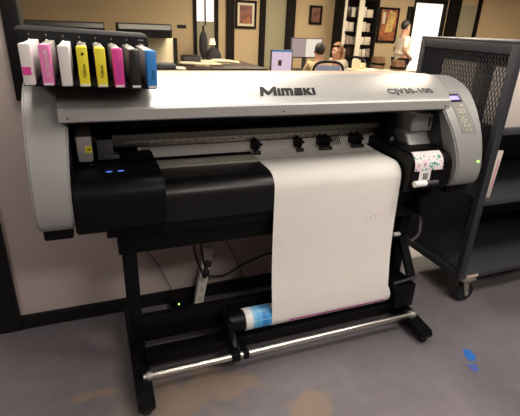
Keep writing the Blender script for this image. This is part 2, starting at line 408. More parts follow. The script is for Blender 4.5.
# control panel on the right cap
def cap_patch(x0, x1, z0, z1, off, n=8):
    pr = [cap_point(z1 + (z0 - z1) * k / n, off) for k in range(n + 1)]
    inn = [cap_point(z1 + (z0 - z1) * k / n, -.004) for k in range(n, -1, -1)]
    b = B().prism([tuple(p) for p in pr + inn], x0 - .058, x1 - .058)
    for v in b.bm.verts: v.co.x += .047 * (1.312 - v.co.z) / .18
    return b
cp = lab(cap_patch(1.742, 1.838, 1.125, 1.312, .002).build('control_panel', 'panel', P), 'keypad with small violet display and rows of buttons')
cap_patch(1.752, 1.822, 1.266, 1.300, .003).build('display_bezel', 'black', cp)
lab(cap_patch(1.757, 1.812, 1.275, 1.292, .0045).build('display', 'lcd', cp), 'lit violet display')
cap_patch(1.795, 1.812, 1.247, 1.254, .004).build('button', 'keypad', cp)
bz = [1.232, 1.220, 1.196, 1.186, 1.176, 1.160, 1.142]
for z in bz:
    xs = (1.760, 1.779, 1.798) if z > 1.21 else ((1.772,) if z == 1.196 else (1.757, 1.787) if z == 1.186 else (1.772,) if z == 1.176 else (1.764, 1.790))
    for x in xs: cap_patch(x, x + .011, z - .003, z + .003, .0045, 2).build('button', 'keypad', cp)
lp = cap_point(.985, .001); B().ball((1.832, lp.x, lp.y), .006).build('power_light', 'led_g', P)
# front cover
cov = [(1.99, 1.378), (1.94, 1.377), (1.90, 1.373), (1.85, 1.365), (1.80, 1.353), (1.75, 1.340), (1.70, 1.323), (1.67, 1.308), (1.655, 1.297)]
body_top = cov + [(1.66, 1.285), (1.70, 1.308), (1.75, 1.326), (1.80, 1.339), (1.9, 1.359), (1.99, 1.36)]
fcb = B().prism(body_top, -.115, 1.628)
for v in fcb.bm.verts:
    if v.co.x > 1: v.co.x += max(0, min(1, (v.co.y - 1.66) / .25)) * .105
fc = fcb.build('front_cover', 'silver', P)
B().prism([(1.655, 1.2975), (1.648, 1.29), (1.650, 1.252), (1.656, 1.247), (1.664, 1.25), (1.664, 1.287)], -.115, 1.628).build('cover_lip', 'lip', fc)
for x in (-.085, .745, 1.60): B().cyl((x, 1.65, 1.264), (x, 1.6455, 1.264), .0035, 12).build('screw', 'dark', fc)
# lettering on the cover
def cov_pt(y):
    for (y1, z1), (y2, z2) in zip(cov, cov[1:]):
        if y2 <= y <= y1: return z1 + (z2 - z1) * (y - y1) / (y2 - y1)
ya, yb = 1.695, 1.775
za, zb = cov_pt(ya), cov_pt(yb); upv = Vector((0, yb - ya, zb - za)).normalized()
nrm = Vector((1, 0, 0)).cross(upv)
o1 = Vector((.655, ya, za)) + nrm * .0035
def block_letters():
    b = B(); hM, hs, w = 1.0, .80, .27
    def P2(x, y): q = o1 + Vector((1, 0, 0)) * (x + y * .42) * LS + upv * y * LS * 1.42; return q
    def quad(pts):
        lo = [b.bm.verts.new(P2(*p) - nrm * .001) for p in pts]; hi = [b.bm.verts.new(P2(*p) + nrm * .0012) for p in pts]
        b.bm.faces.new(lo[::-1]); b.bm.faces.new(hi)
        for k in range(len(pts)): b.bm.faces.new((lo[k], lo[(k + 1) % len(pts)], hi[(k + 1) % len(pts)], hi[k]))
    def V(x, h, ww=w, y=0): quad([(x, y), (x + ww, y), (x + ww, h), (x, h)])
    # M as one outline
    quad([(0, 0), (w, 0), (w, .52), (.62, .08), (.74, .08), (1.10, .52), (1.10, 0), (1.38, 0), (1.38, hM), (1.14, hM), (.69, .42), (.25, hM), (0, hM)])
    V(1.46, hs, .24)                                             # i
    quad([(1.78, 0), (2.02, 0), (2.02, .58), (2.16, .58), (2.16, 0), (2.40, 0), (2.40, .58), (2.54, .58), (2.54, 0), (2.78, 0), (2.78, .66), (2.66, hs), (1.78, hs)])   # m
    quad([(2.87, 0), (3.60, 0), (3.60, hs), (2.95, hs), (2.95, .62), (3.34, .62), (3.34, .50), (2.87, .50)])   # a
    quad([(3.69, 0), (3.93, 0), (3.93, .28), (4.14, 0), (4.44, 0), (4.16, .42), (4.42, hs), (4.14, hs), (3.93, .54), (3.93, hs), (3.69, hs)])   # k
    V(4.50, hs, .24)
    return b
LS = .0545
lab(block_letters().build('brand_lettering', 'dark_ink', fc, smooth=False), 'bold black slanted brand lettering')
o2 = Vector((1.295, 1.692, cov_pt(1.692))) + nrm * .003
lab(text('model_lettering', 'CJV30-100', 'grey_ink', fc, o2, (1, 0, 0), upv, .068, .001, shear=.15, offset=.0004, sx=.82), 'dark grey model lettering')
# chassis: back, floor of the recess, inside
ch = B(); ch.prism([(2.0, 1.36), (2.16, 1.34), (2.16, .80), (1.85, .80), (1.85, .95), (2.075, .965), (2.075, 1.30), (2.0, 1.34)], -.117, 1.70)
ch.build('chassis', 'black', P)
B().prism([(1.66, 1.25), (1.80, 1.30), (2.02, 1.335), (2.05, 1.30), (2.05, 1.155), (2.03, 1.155), (2.0, 1.28), (1.80, 1.285), (1.672, 1.238)], -.105, 1.612).build('cover_window', 'gloss', P)
B().box((1.688, 1.70, .87), (1.70, 2.08, 1.235), .004).build('side_plate', 'dark', P)
B().box((-.117, 1.70, .87), (-.095, 2.08, 1.245), .004).build('side_plate', 'black', P)
# head rail, scale, plate, platen strip
B().prism([(2.0, 1.085), (1.985, 1.090), (1.985, 1.114), (2.0, 1.122), (2.07, 1.122), (2.07, 1.085)], -.09, 1.60).build('head_rail', 'rail', P)
sc_ = B().box((-.0, 2.02, 1.048), (1.55, 2.07, 1.078), .002).build('rail_scale', 'alu', P)
tk = B()
tk.box((.02, 2.0175, 1.060), (1.53, 2.0195, 1.0606))
for k in range(40): tk.box((.03 + k * .038, 2.0175, 1.054 + (k % 3) * .005), (.036 + k * .038, 2.0195, 1.062 + (k % 3) * .005))
tk.build('scale_marks', 'dark', sc_)
B().box((.19, 2.012, .992), (1.52, 2.07, 1.046), .002).build('feed_plate', 'plate', P)
B().box((.175, 2.0, .985), (.19, 2.03, 1.05), .002).build('feed_plate_end', 'white', P)
B().box((.24, 1.895, .9735), (1.43, 2.0, .9815), .001).build('platen_strip', 'strip', P)
# apron with rounded front
ap = []
for k in range(11):
    a = pi / 2 + k * pi / 20 * 1.0
    ap.append((1.755 + .075 * cos(a), .902 + .072 * sin(a)))
apron = [(2.06, .974)] + ap + [(1.678, .855), (1.684, .80), (1.70, .795), (2.06, .795)]
B().prism(apron, .235, 1.455).build('front_apron', 'apron', P)
B().prism([(1.674, .853), (1.668, .846), (1.680, .742), (1.70, .738), (1.72, .80), (1.72, .853)], .235, 1.455).shift(.024).build('apron_skirt', 'stand', P)
# end units
up_ = [(2.06, 1.035), (1.70, 1.035)]
for k in range(1, 7):
    a = pi / 2 + k * pi / 12; up_.append((1.665 + .075 * cos(a), .96 + .075 * sin(a)))
unit = up_ + [(1.588, .90), (1.596, .845), (1.62, .822), (2.06, .822)]
un = B().prism(unit, -.107, .236, .006).build('service_cover', 'gloss', P)
B().ball((.035, 1.72, 1.035), .006, (2.2, 1, .4)).build('painted_glint', 'glint_b', un); B().ball((.08, 1.72, 1.035), .006, (2.2, 1, .4)).build('painted_glint', 'glint_b', un)  # blue reflections on the glossy cover, modelled as two glowing beads
unit2 = [(y + .03, z + .005) for y, z in unit]
ur = B().prism(unit2, 1.445, 1.70, .006).build('service_cover', 'gloss', P)
# instruction stickers, on the right unit's front
def unit_pt(z, off):
    pts = unit2[1:-1]
    for (y1, z1), (y2, z2) in zip(pts, pts[1:]):
        if z2 <= z <= z1:
            t = (z - z1) / (z2 - z1 + 1e-9); d = Vector((y2 - y1, z2 - z1)).normalized(); n = Vector((d.y, -d.x))
            if n.x > 0: n = -n
            return Vector((y1 + (y2 - y1) * t, z)) + n * off
    return Vector((1.62, z))
def unit_patch(x0, x1, z0, z1, off, n=6):
    a = [unit_pt(z1 + (z0 - z1) * k / n, off) for k in range(n + 1)]; b = [unit_pt(z1 + (z0 - z1) * k / n, -.002) for k in range(n, -1, -1)]
    return B().prism([tuple(p) for p in a + b], x0, x1)
lab(unit_patch(1.462, 1.638, .950, 1.035, .001).build('picture_sticker', 'sticker', ur), 'colourful illustrated sticker')
unit_patch(1.462, 1.636, 1.021, 1.035, .0015).build('sticker_heading', 'whitelab', ur)
lab(unit_patch(1.495, 1.565, .897, .950, .001).build('label_sticker', 'whitelab', ur), 'small white label')
for k in range(4): unit_patch(1.518 + k * .008, 1.523 + k * .008, .905, .937, .0016, 2).build('barcode_bar', 'grey_ink', ur)
B().cyl((1.455, 1.60, .890), (1.53, 1.60, .890), .016, 20, bev=.003).build('lever_grip', 'white', P)
B().cyl((1.53, 1.60, .890), (1.60, 1.60, .890), .012, 16).build('lever_shaft', 'dark', P)
# print head carriage (left) and its yellow sticker
cr = B().prism([(1.80, 1.16), (1.83, 1.18), (2.0, 1.18), (2.0, 1.055), (1.81, 1.055), (1.797, 1.10)], -.074, -.018, .004).build('print_carriage', 'lip', P)
B().box((-.044, 1.7955, 1.095), (-.019, 1.80, 1.122)).build('warning_sticker', 'yellow', cr)
B().box((-.037, 1.7945, 1.106), (-.023, 1.796, 1.111)).build('sticker_mark', 'dark_ink', cr)
B().box((0, 1.86, 1.04), (.065, 2.0, 1.13), .004).box((.02, 1.85, 1.045), (.085, 1.90, 1.065), .003).build('carriage_block', 'dark', cr)
B().tube([(-.05, 1.83, 1.03), (-.04, 1.80, 1.045), (-.02, 1.80, 1.04), (.0, 1.82, 1.03)], .006).build('ink_tube', 'black', cr)
# head cover box (right)
hc = B().prism([(1.80, 1.195), (1.80, 1.11), (1.81, 1.10), (2.0, 1.10), (2.0, 1.20)], 1.548, 1.684, .005).build('head_cover', 'cap', P)
B().prism([(1.83, 1.10), (1.80, 1.06), (1.765, 1.025), (1.75, 1.008), (1.80, .99), (2.0, .99), (2.0, 1.10)], 1.538, 1.684, .005).build('head_cover_skirt', 'cap', hc)
B().box((1.656, 1.797, 1.13), (1.664, 1.801, 1.18)).build('slot', 'black', hc)
for x in (1.560, 1.640): B().cyl((x, 1.80, 1.187), (x, 1.797, 1.187), .004, 10).build('screw', 'dark', hc)
B().box((1.48, 1.90, .99), (1.525, 2.03, 1.17), .004).cyl((1.50, 1.90, 1.05), (1.50, 1.88, 1.05), .028, 16).cyl((1.50, 1.9, 1.11), (1.50, 1.885, 1.11), .016, 16).build('belt_pulley_bracket', 'black', P)
B().cyl((1.50, 1.878, 1.05), (1.50, 1.884, 1.05), .012, 14).build('pulley_hub', 'alu', P)
# pinch rollers
for x in (.755, .995, 1.13, 1.165, 1.33, 1.365):
    b = B().box((x - .022, 1.985, 1.008), (x + .022, 2.03, 1.05), .004)
    b.bar((x, 2.03, 1.05), (x, 1.975, 1.000), .03, .012, (1, 0, 0))
    pr_ = b.build('pinch_roller', 'black', P)
    B().cyl((x - .018, 1.968, .995), (x + .018, 1.968, .995), .011, 16).build('roller_wheel', 'rubber', pr_)
    B().box((x + .022, 1.99, 1.022), (x + .036, 2.01, 1.034), .002).build('release_lever', 'black', pr_)
for k in range(5): B().bar((1.195 + k * .012, 2.02, 1.055), (1.205 + k * .012, 1.99, 1.005), .003, .003).build('spring_arm', 'black', P)
# stand
B().box((.04, 1.735, .645), (1.62, 1.815, .765), .006).build('stand_beam', 'stand', P)
B().box((.0, 1.70, .75), (1.68, 2.10, .805), .006).build('stand_top_plate', 'stand', P)
for s_, x in ((0, .055), (1, 1.555)):
    B().box((x, 1.755, .07), (x + .062, 1.845, .66), .004).build('stand_leg', 'stand', P)
    ft = B().prism([(1.425, .035), (1.415, .06), (1.43, .085), (1.70, .115), (1.90, .115), (2.14, .088), (2.15, .06), (2.14, .035)], x - .01, x + .065, .005).build('stand_foot', 'gloss', P)
    for y in (1.447, 2.12):
        ca = B().cyl((x + .012, y, .019), (x + .042, y, .019), .019, 20, bev=.003).build('caster', 'rubber', ft)
        for xx in (x + .005, x + .043): B().box((xx, y - .012, .015), (xx + .006, y + .012, .045)).build('fork_cheek', 'black', ca)
    if s_: B().bar((x + .031, 1.76, .50), (x + .031, 1.62, .30), .02, .05, (1, 0, 0)).build('arm', 'stand', P)
B().box((.11, 1.76, .13), (1.56, 1.80, .275), .004).build('stand_crossbar', 'stand', P)
B().box((.11, 1.62, .105), (1.56, 1.70, .15), .004).build('media_guide', 'gloss', P)
# chrome tension bar with collars
B().cyl((.085, 1.555, .105), (1.60, 1.555, .105), .0165, 24).build('tension_bar', 'chrome', P)
B().cyl((.10, 1.555, .105), (.125, 1.555, .105), .023, 20, bev=.003).build('bar_collar', 'alu', P)
B().cyl((1.55, 1.555, .105), (1.59, 1.555, .105), .022, 20, bev=.003).build('bar_collar', 'alu', P)
B().box((.50, 1.535, .082), (.545, 1.60, .13), .005).box((.56, 1.535, .085), (.59, 1.60, .128), .005).bar((.53, 1.59, .12), (.53, 1.69, .20), .05, .02, (1, 0, 0)).build('bar_clamp', 'black', P)
# take-up roller holders
hb = B().cyl((.515, 1.675, .215), (.596, 1.675, .215), .053, 28, bev=.006).box((.50, 1.60, .11), (.53, 1.76, .25), .006).build('roll_holder', 'black', P)
B().cyl((.572, 1.675, .215), (.600, 1.675, .215), .030, 24).build('core_chuck', 'gloss', hb)
B().box((1.475, 1.59, .14), (1.60, 1.76, .285), .006).cyl((1.44, 1.675, .215), (1.475, 1.675, .215), .035, 24).build('roll_holder', 'black', P)
B().bar((1.45, 1.60, .31), (1.60, 1.60, .325), .012, .008).build('holder_catch', 'dark', P)
# hanging hardware under the right side
B().box((1.545, 1.60, .70), (1.63, 1.74, .80), .006).build('power_switch_box', 'black', P)
B().tube([(1.56, 1.64, .72), (1.565, 1.62, .66), (1.55, 1.60, .60), (1.52, 1.61, .56)], .008).build('ink_hose', 'dark', P)
B().cyl((1.47, 1.70, .56), (1.51, 1.70, .56), .012, 14).build('hose_clip', 'plate', P)
# ink rack
rk = B().prism([(1.92, 1.484), (1.895, 1.488), (1.892, 1.545), (1.91, 1.556), (2.10, 1.556), (2.12, 1.54), (2.12, 1.502)], -.235, .238, .006).tilt().build('ink_rack', 'rackbar', P)
B().box((-.228, 2.075, 1.365), (.230, 2.12, 1.50), .004).build('rack_back', 'black', rk)
for k in range(9):
    x = -.225 + k * .0565
    B().box((x - .005, 1.93, 1.372), (x + .001, 2.08, 1.495)).build('slot_divider', 'black', rk)
B().box((-.200, 1.61, 1.383), (.222, 2.10, 1.391), .003).tilt().build('rack_floor', 'gloss', rk)
for k in range(8):
    x = -.190 + k * .0575
    B().ball((x, 1.8925, 1.512), .0042).tilt().build('slot_light', 'led_w', rk)
    B().box((x - .0015, 1.8915, 1.528), (x + .0015, 1.894, 1.534)).tilt().build('slot_number_mark', 'alu', rk)
B().box((.20, 1.892, 1.532), (.222, 1.894, 1.535)).box((.20, 1.892, 1.516), (.222, 1.894, 1.519)).tilt().build('rack_lettering', 'alu', rk)

# ink cartridges
CARTS = [('whitelab', 'whitelab', 'magenta', 'white ink cartridge with a magenta square, leftmost in the rack'),
         ('pink', 'shellw', 'whitelab', 'light pink ink cartridge, second from the left in the rack'),
         ('whitelab', 'whitelab', None, 'blank white ink cartridge between the pink one and a yellow one'),
         ('yellow', 'clear', 'dark_ink', 'yellow ink cartridge right beside the blank white one'),
         ('yellow', 'clear', 'dark_ink', 'yellow ink cartridge right beside the magenta one'),
         ('magenta', 'clear', 'magenta_ink', 'magenta ink cartridge between a yellow one and the black one'),
         ('blacklab', 'clear', 'grey_ink', 'black ink cartridge beside the blue one'),
         ('cyan', 'shellw', 'dark_ink', 'blue ink cartridge, rightmost in the rack')]
for k, (m1, m2, m3, lb) in enumerate(CARTS):
    x0 = -.1905 + k * .0542; x1 = x0 + .031
    z0, z1 = 1.393, 1.512
    zf = .0021 * k
    t = empty('ink_cartridge', ((x0 + x1) / 2, 1.75, z0 - zf), lb, 'ink cartridge', 'ink cartridges in the rack')
    B().box((x0, 1.60, z0 - zf), (x1, 2.06, z1 - zf), .003).build('shell', m2, t)
    fr = B().box((x0 - .0008, 1.56, z0 - .002 - zf), (x1 + .0008, 1.612, z1 + .002 - zf), .003).build('front_label', m1, t)
    if k == 0: B().box((x0 + .001, 1.5585, 1.422), (x1 - .006, 1.5605, 1.446)).build('label_square', m3, fr)
    elif m3:
        # generic upright word on the label
        text('label_lettering', {1: 'Lt Magenta', 3: 'Yellow', 4: 'Yellow', 5: 'Magenta', 6: 'Black', 7: 'Cyan'}[k], m3, fr, (x0 + .022, 1.559, z0 + .026 - zf), (0, 0, 1), (-1, 0, 0), .0155, .0003)
        ar = B().prism([(x0 + .010, z1 - .024 - zf), (x0 + .022, z1 - .022 - zf), (x0 + .017, z1 - .012 - zf)], 1.5585, 1.5605, axis='Y') if k in (3, 1) else None
        if ar: ar.build('arrow_mark', m3, fr)
    if k not in (0, 2): B().box((x0 + .002, 1.5585, z0 + .0 - zf), (x1 - .002, 1.56, z0 + .007 - zf)).build('label_edge', 'whitelab', fr)
    B().box((x0 + .006, 1.57, z1 + .001 - zf), (x1 - .006, 1.60, z1 + .0035 - zf)).build('top_tab', 'whitelab' if k == 1 else m1, fr)

# ------------------------------------------------------------------ paper
pp = [(2.028, .992), (1.95, .984), (1.86, .979), (1.79, .9785)]
for k in range(1, 11):
    a = pi / 2 + k * pi / 20; pp.append((1.757 + .083 * cos(a), .897 + .0805 * sin(a)))
pp += [(1.6715, .80), (1.668, .70), (1.664, .60), (1.6565, .50), (1.644, .40), (1.630, .32), (1.622, .26)]
rc_, rr = (1.675, .215), .0575
for k in range(0, 9):
    a = radians(160) + k * radians(20); pp.append((rc_[0] + rr * cos(a), rc_[1] + rr * sin(a)))
paper = B().sheet(pp, .735, 1.432, .0008).build('paper_sheet', 'paper', org=(1.08, 1.65, .2))
tag(paper, 'wide sheet of white paper hanging from printer down onto the take-up tube', 'paper')
mk = B().sheet([(rc_[0] + (rr + .0012) * cos(radians(a)), rc_[1] + (rr + .0012) * sin(radians(a))) for a in (193, 197, 201, 205)], .83, 1.415, .0006)
lab(mk.build('printed_line', 'magenta_ink', paper), 'thin magenta line printed near the lower edge')
ik = B()
for x, z, s in ((1.245, .700, .004), (1.275, .703, .004), (1.302, .706, .005), (1.33, .703, .004), (1.345, .710, .004), (1.35, .665, .003)):
    yy = 1.668 - .0015
    ik.box((x, yy - .0005, z), (x + s, yy + .0012, z + s * 1.6))
ik.build('faint_print', 'red_ink', paper)
# take-up tube with printed blue end and white end
tb = empty('paper_tube', (.60, 1.675, .215), 'take-up tube with blue printed swatches showing beside the white sheet', 'paper tube')
B().cyl((.60, 1.675, .215), (1.455, 1.675, .215), .0545, 40).build('tube', 'white', tb)
B().cyl((.601, 1.675, .215), (.745, 1.675, .215), .0565, 48).build('printed_wrap', 'print', tb)

# ------------------------------------------------------------------ mesh cart
C = empty('mesh_cart', (2.95, 2.03, 0), 'slate grey steel cart with expanded mesh side, shelves and casters, right of the printer', 'cart')
X0, X1, Y0, Y1, Z0, Z1 = 2.02, 3.9, 1.68, 2.40, .17, 1.55
for x in (X0, X1 - .05):
    for y in (Y0, Y1 - .04): B().box((x, y, Z0), (x + .05, y + .04, Z1), .003).build('corner_post', 'cart', C)
B().box((X0, Y0, Z1), (X1, Y1, Z1 + .012), .003).build('top_sheet', 'cart', C)
B().box((X0, Y0 + .04, Z1 - .05), (X0 + .03, Y1 - .04, Z1), .003).build('top_rail', 'cart', C)
B().box((X0, Y0 + .04, Z0), (X0 + .03, Y1 - .04, Z0 + .05), .003).build('bottom_rail', 'cart', C)
B().box((X0 + .05, Y0, Z1 - .05), (X1 - .05, Y0 + .03, Z1), .003).build('top_rail', 'cart', C)
B().box((X0 + .05, Y1 - .03, Z1 - .05), (X1 - .05, Y1, Z1), .003).build('top_rail', 'cart', C)
B().box((X0 + .03, Y1 - .02, Z0), (X1 - .03, Y1 - .012, Z1 - .05)).build('back_panel', 'cart', C)
for z in (.195, .70, 1.12):
    B().box((X0 + .032, Y0 + .005, z - .035), (X1 - .03, Y1 - .025, z), .004).build('shelf', 'cartshelf', C)
lab(B().box((X0 + .07, Y0 - .0015, .170), (X0 + .16, Y0 + .006, .188), .001).build('maker_plate', 'sill', C), 'small pinkish plate')
# expanded mesh side
ms = B(); ya_, yb_, za_, zb_ = Y0 + .04, Y1 - .04, Z0 + .05, Z1 - .05
hgt = zb_ - za_; run = hgt * .42
for sgn in (1, -1):
    y = ya_ - run
    while y < yb_ + run:
        p0 = [y, za_]; p1 = [y + sgn * run, zb_]
        def clip(p, q):
            t0, t1 = 0, 1
            dy = q[0] - p[0]
            for lim, s in ((ya_, 1), (yb_, -1)):
                a = s * (p[0] - lim); b = s * (q[0] - lim)
                if a < 0 and b < 0: return None
                if a < 0: t0 = max(t0, a / (a - b))
                if b < 0: t1 = min(t1, a / (a - b))
            if t1 - t0 < .01: return None
            return [(p[0] + dy * t, p[1] + (q[1] - p[1]) * t) for t in (t0, t1)]
        c = clip(p0, p1)
        if c:
            xx = X0 + .012 + .001 * sgn
            ms.bar((xx, *c[0]), (xx, *c[1]), .0035, .003, (1, 0, 0))
        y += .0215
ms.build('mesh_panel', 'cart', C, smooth=False)
for x in (X0 + .085, X1 - .10):
    for y in (Y0 + .015, Y1 - .05):
        mt = B().box((x - .055, y - .04, .160), (x + .045, y + .045, .17), .002).box((x - .045, y - .033, .148), (x + .016, y + .032, .162)).build('caster_mount', 'zinc', C)
        for yy in (y - .033, y + .029): B().prism([(x - .050, .155), (x - .006, .155), (x + .010, .05), (x - .014, .05)], yy, yy + .004, axis='Y').build('fork_cheek', 'zinc', mt)
        wl = B().cyl((x, y - .021, .066), (x, y + .021, .066), .066, 32, bev=.008).build('caster_wheel', 'rubber', C)
        B().cyl((x, y - .036, .066), (x, y + .036, .066), .009, 12).build('axle', 'zinc', wl)
# things in the cart
def carton(a, b, m, lb, name='carton', cat='carton'):
    t = empty(name, ((a[0] + b[0]) / 2, (a[1] + b[1]) / 2, a[2]), lb, cat)
    B().box(a, b, .003).build('box_body', m, t)
    B().box((a[0] + .002, (a[1] + b[1]) / 2 - .02, b[2] - .001), (b[0] - .002, (a[1] + b[1]) / 2 + .02, b[2] + .001)).build('packing_tape', 'mount', t)
    return t
carton((2.09, 1.98, 1.12), (2.34, 2.25, 1.44), 'carton', 'tall cream carton behind the mesh on the cart top shelf, nearest the wall')
carton((2.095, 1.715, 1.12), (2.5, 1.86, 1.43), 'white_card', 'whitish carton at the front of the cart top shelf, by the front post')
st = empty('card_sheet', (2.11, 1.75, .70), 'white printed card sheet standing on the cart middle shelf', 'card sheet')
B().box((2.112, 1.72, .70), (2.155, 1.74, .985), .002, rot=Matrix.Rotation(radians(3), 3, 'Y')).build('card', 'white_card', st)
B().box((2.135, 1.717, .76), (2.140, 1.721, .93)).build('printed_stripe', 'red_ink', st)

# ------------------------------------------------------------------ behind the printer: power strip, cords
pa, pb = Vector((.46, 2.115, .008)), Vector((.565, 2.215, .365))
ps = empty('power_strip', pa, 'white power strip leaning on the wall under the printer', 'power strip')
d = (pb - pa).normalized(); xv = Vector((0, 1, 0)).cross(d).normalized(); yv = d.cross(xv)
rm = Matrix((xv, yv, d)).transposed()
def lbox(a, b, bev=.003):
    s = B(); s.box(a, b, bev)
    for v in s.bm.verts: v.co = rm @ v.co + pa
    return s
lbox((-.027, -.02, 0), (.027, .02, .37), .006).build('housing', 'white', ps)
for k in range(5): lbox((-.012, -.024, .05 + k * .055), (.012, -.019, .08 + k * .055), .002).build('socket', 'mount', ps)
plugs = []
for k in (3, 4):
    pl = lbox((-.016, -.058, .045 + k * .055), (.016, -.0245, .085 + k * .055), .005)
    t = tag(pl.build('plug', 'cord', org=tuple(rm @ Vector((0, -.05, .05 + k * .055)) + pa)), 'black plug in the power strip, the ' + ('upper' if k == 4 else 'lower') + ' of two', 'plug')
    c0 = rm @ Vector((-.0, -.058, .065 + k * .055)) + pa
    dx = -.05 if k == 4 else -.075
    B().tube([c0, c0 + Vector((-.025, -.02, -.005)), (c0.x + dx, 2.10, .40), (c0.x + dx - .01, 2.08, .56), (c0.x + dx - .02, 2.08, .76)], .006).build('cord', 'cord', t)
tag(B().tube([(.515, 2.20, .19), (.57, 2.19, .165), (.66, 2.19, .16), (.76, 2.20, .20), (.86, 2.20, .235), (.98, 2.20, .26), (1.15, 2.2, .25)], .006).build('extension_cord', 'cord', org=(.58, 2.2, .2)), 'black cord sagging along the wall right of the power strip', 'cord')
tag(B().tube([(.16, 2.21, .46), (.217, 2.212, .368), (.27, 2.213, .26), (.326, 2.21, .11), (.34, 2.18, .02), (.36, 2.14, .003)], .0025, 6).build('network_cable', 'cord', org=(.2, 2.2, .3)), 'thin dark cable running diagonally down the wall left of the power strip', 'cable')
tag(B().tube([(.60, 2.21, .49), (.659, 2.212, .397), (.71, 2.213, .30), (.757, 2.21, .18), (.80, 2.19, .04), (.82, 2.15, .003)], .0025, 6).build('network_cable', 'cord', org=(.7, 2.2, .3)), 'thin dark cable running diagonally down the wall right of the power strip', 'cable')
bk = empty('power_adapter', (.37, 2.15, 0), 'black power adapter with a green light on the floor by the wall', 'power adapter')
B().box((.31, 2.11, 0), (.425, 2.195, .085), .01).build('housing', 'black', bk)
B().ball((.352, 2.109, .064), .005).build('indicator_light', 'led_g', bk)

# tape on the floor
def tape(pts, m, lb):
    pts = pts[0]
    b = B(); b.prism(pts, .0003, .0012, axis='Z'); tag(b.build('tape_piece', m, org=(pts[0][0], pts[0][1], 0)), lb, 'tape')
tape([[(1.759, 1.323), (1.79, 1.304), (1.779, 1.251), (1.75, 1.23), (1.719, 1.24), (1.728, 1.284)]], 'tape', 'bright blue scrap of masking tape on the floor')
tape([[(1.691, 1.226), (1.717, 1.218), (1.738, 1.211), (1.724, 1.178), (1.702, 1.163), (1.678, 1.179), (1.679, 1.2)]], 'tape2', 'worn dull blue scrap of tape nearer the camera on the floor')

# ------------------------------------------------------------------ the office beyond the glass
# overhead cabinets of a cubicle
cb = empty('cubicle', (.6, 4.75, 0), 'cream cubicle partition with shelf fittings, beyond glass left of printer logo', 'cubicle')
B().box((-.60, 4.80, 0), (.86, 4.86, 1.42), .004).build('partition', 'cream', cb)
B().box((.86, 4.78, 0), (.90, 4.88, 1.42), .004).build('end_post', 'darkpost', cb)
B().box((-.60, 4.25, 1.12), (.90, 4.80, 1.15), .003).build('counter', 'wood', cb)
B().box((.86, 4.3, 0), (.89, 4.80, 1.12), .003).build('side_panel', 'darkpost', cb)
for x0, x1, z1, lb in ((-.62, .185, 1.545, 'dark overhead cabinet behind the ink cartridges'), (.30, .80, 1.55, 'dark overhead cabinet above the cream cubicle panel')):
    c = empty('overhead_cabinet', ((x0 + x1) / 2, 4.65, 1.42), lb, 'cabinet')
    B().prism([(4.52, 1.425), (4.50, 1.50), (4.53, z1), (4.80, z1), (4.80, 1.425)], x0, x1, .004).build('body', 'darkpost', c)
    B().prism([(4.512, 1.43), (4.49, 1.50), (4.52, z1 - .01), (4.524, z1 - .01), (4.495, 1.50), (4.517, 1.43)], x0 + .01, x1 - .01).build('flap_door', 'black_trim', c)
sign = tag(B().box((1.80, YW - .015, 1.435), (1.98, YW, 1.50), .003).build('wall_plate', 'black_trim', org=(1.9, YW, 1.45)), 'small black plate on the far beige wall', 'wall plate')
for (a, b, m, lb) in (((.62, 4.35, 1.15), (.80, 4.55, 1.20), 'dark', 'dark box on the cubicle counter beside the blue cartridge'), ((.80, 4.30, 1.15), (.885, 4.45, 1.17), 'mount', 'pale paper stack at the end of the cubicle counter')):
    tag(B().box(a, b, .005).build('desk_box' if m == 'dark' else 'paper_stack', m, org=a), lb, 'box' if m == 'dark' else 'papers')
# counter with papers
ct = empty('counter_desk', (1.8, 6.6, 0), 'long dark wooden counter in the office, left of the pink screen', 'desk')
B().box((.95, 6.0, .97), (2.42, 7.2, 1.0), .004).build('worktop', 'wood', ct)
B().box((1.0, 6.05, 0), (2.38, 6.09, .97)).build('front_panel', 'wood', ct)
B().box((1.0, 6.1, 0), (1.04, 7.15, .97)).build('side_panel', 'wood', ct)
B().box((2.34, 6.1, 0), (2.38, 7.15, .97)).build('side_panel', 'wood', ct)
bb = empty('document_tray', (1.45, 6.9, 1.0), 'black document box on the office counter beside the papers', 'document box')
B().box((1.36, 6.75, 1.0), (1.62, 7.05, 1.09), .01).build('box_body', 'dark', bb); B().box((1.38, 6.77, 1.09), (1.60, 7.03, 1.10), .003).build('lid', 'black', bb)
def ppile(x0, y0, x1, y1, z, n, lb):
    b = B()
    for k in range(n):
        a = random.uniform(-.25, .25); cx = random.uniform(x0 + .1, x1 - .1); cy = random.uniform(y0 + .1, y1 - .1)
        b.box((cx - .105, cy - .148, z + k * .0022), (cx + .105, cy + .148, z + k * .0022 + .002), rot=Matrix.Rotation(a, 3, 'Z'))
    tag(b.build('paper_pile', 'paperstack', org=((x0 + x1) / 2, (y0 + y1) / 2, z)), lb, 'papers', 'piles of loose paper')
ppile(1.62, 6.70, 2.32, 7.1, 1.0, 16, 'spread of cream papers at the far edge of the dark counter')
ppile(1.25, 6.3, 1.85, 6.7, 1.0, 12, 'spread of cream papers at the near edge of the dark counter')
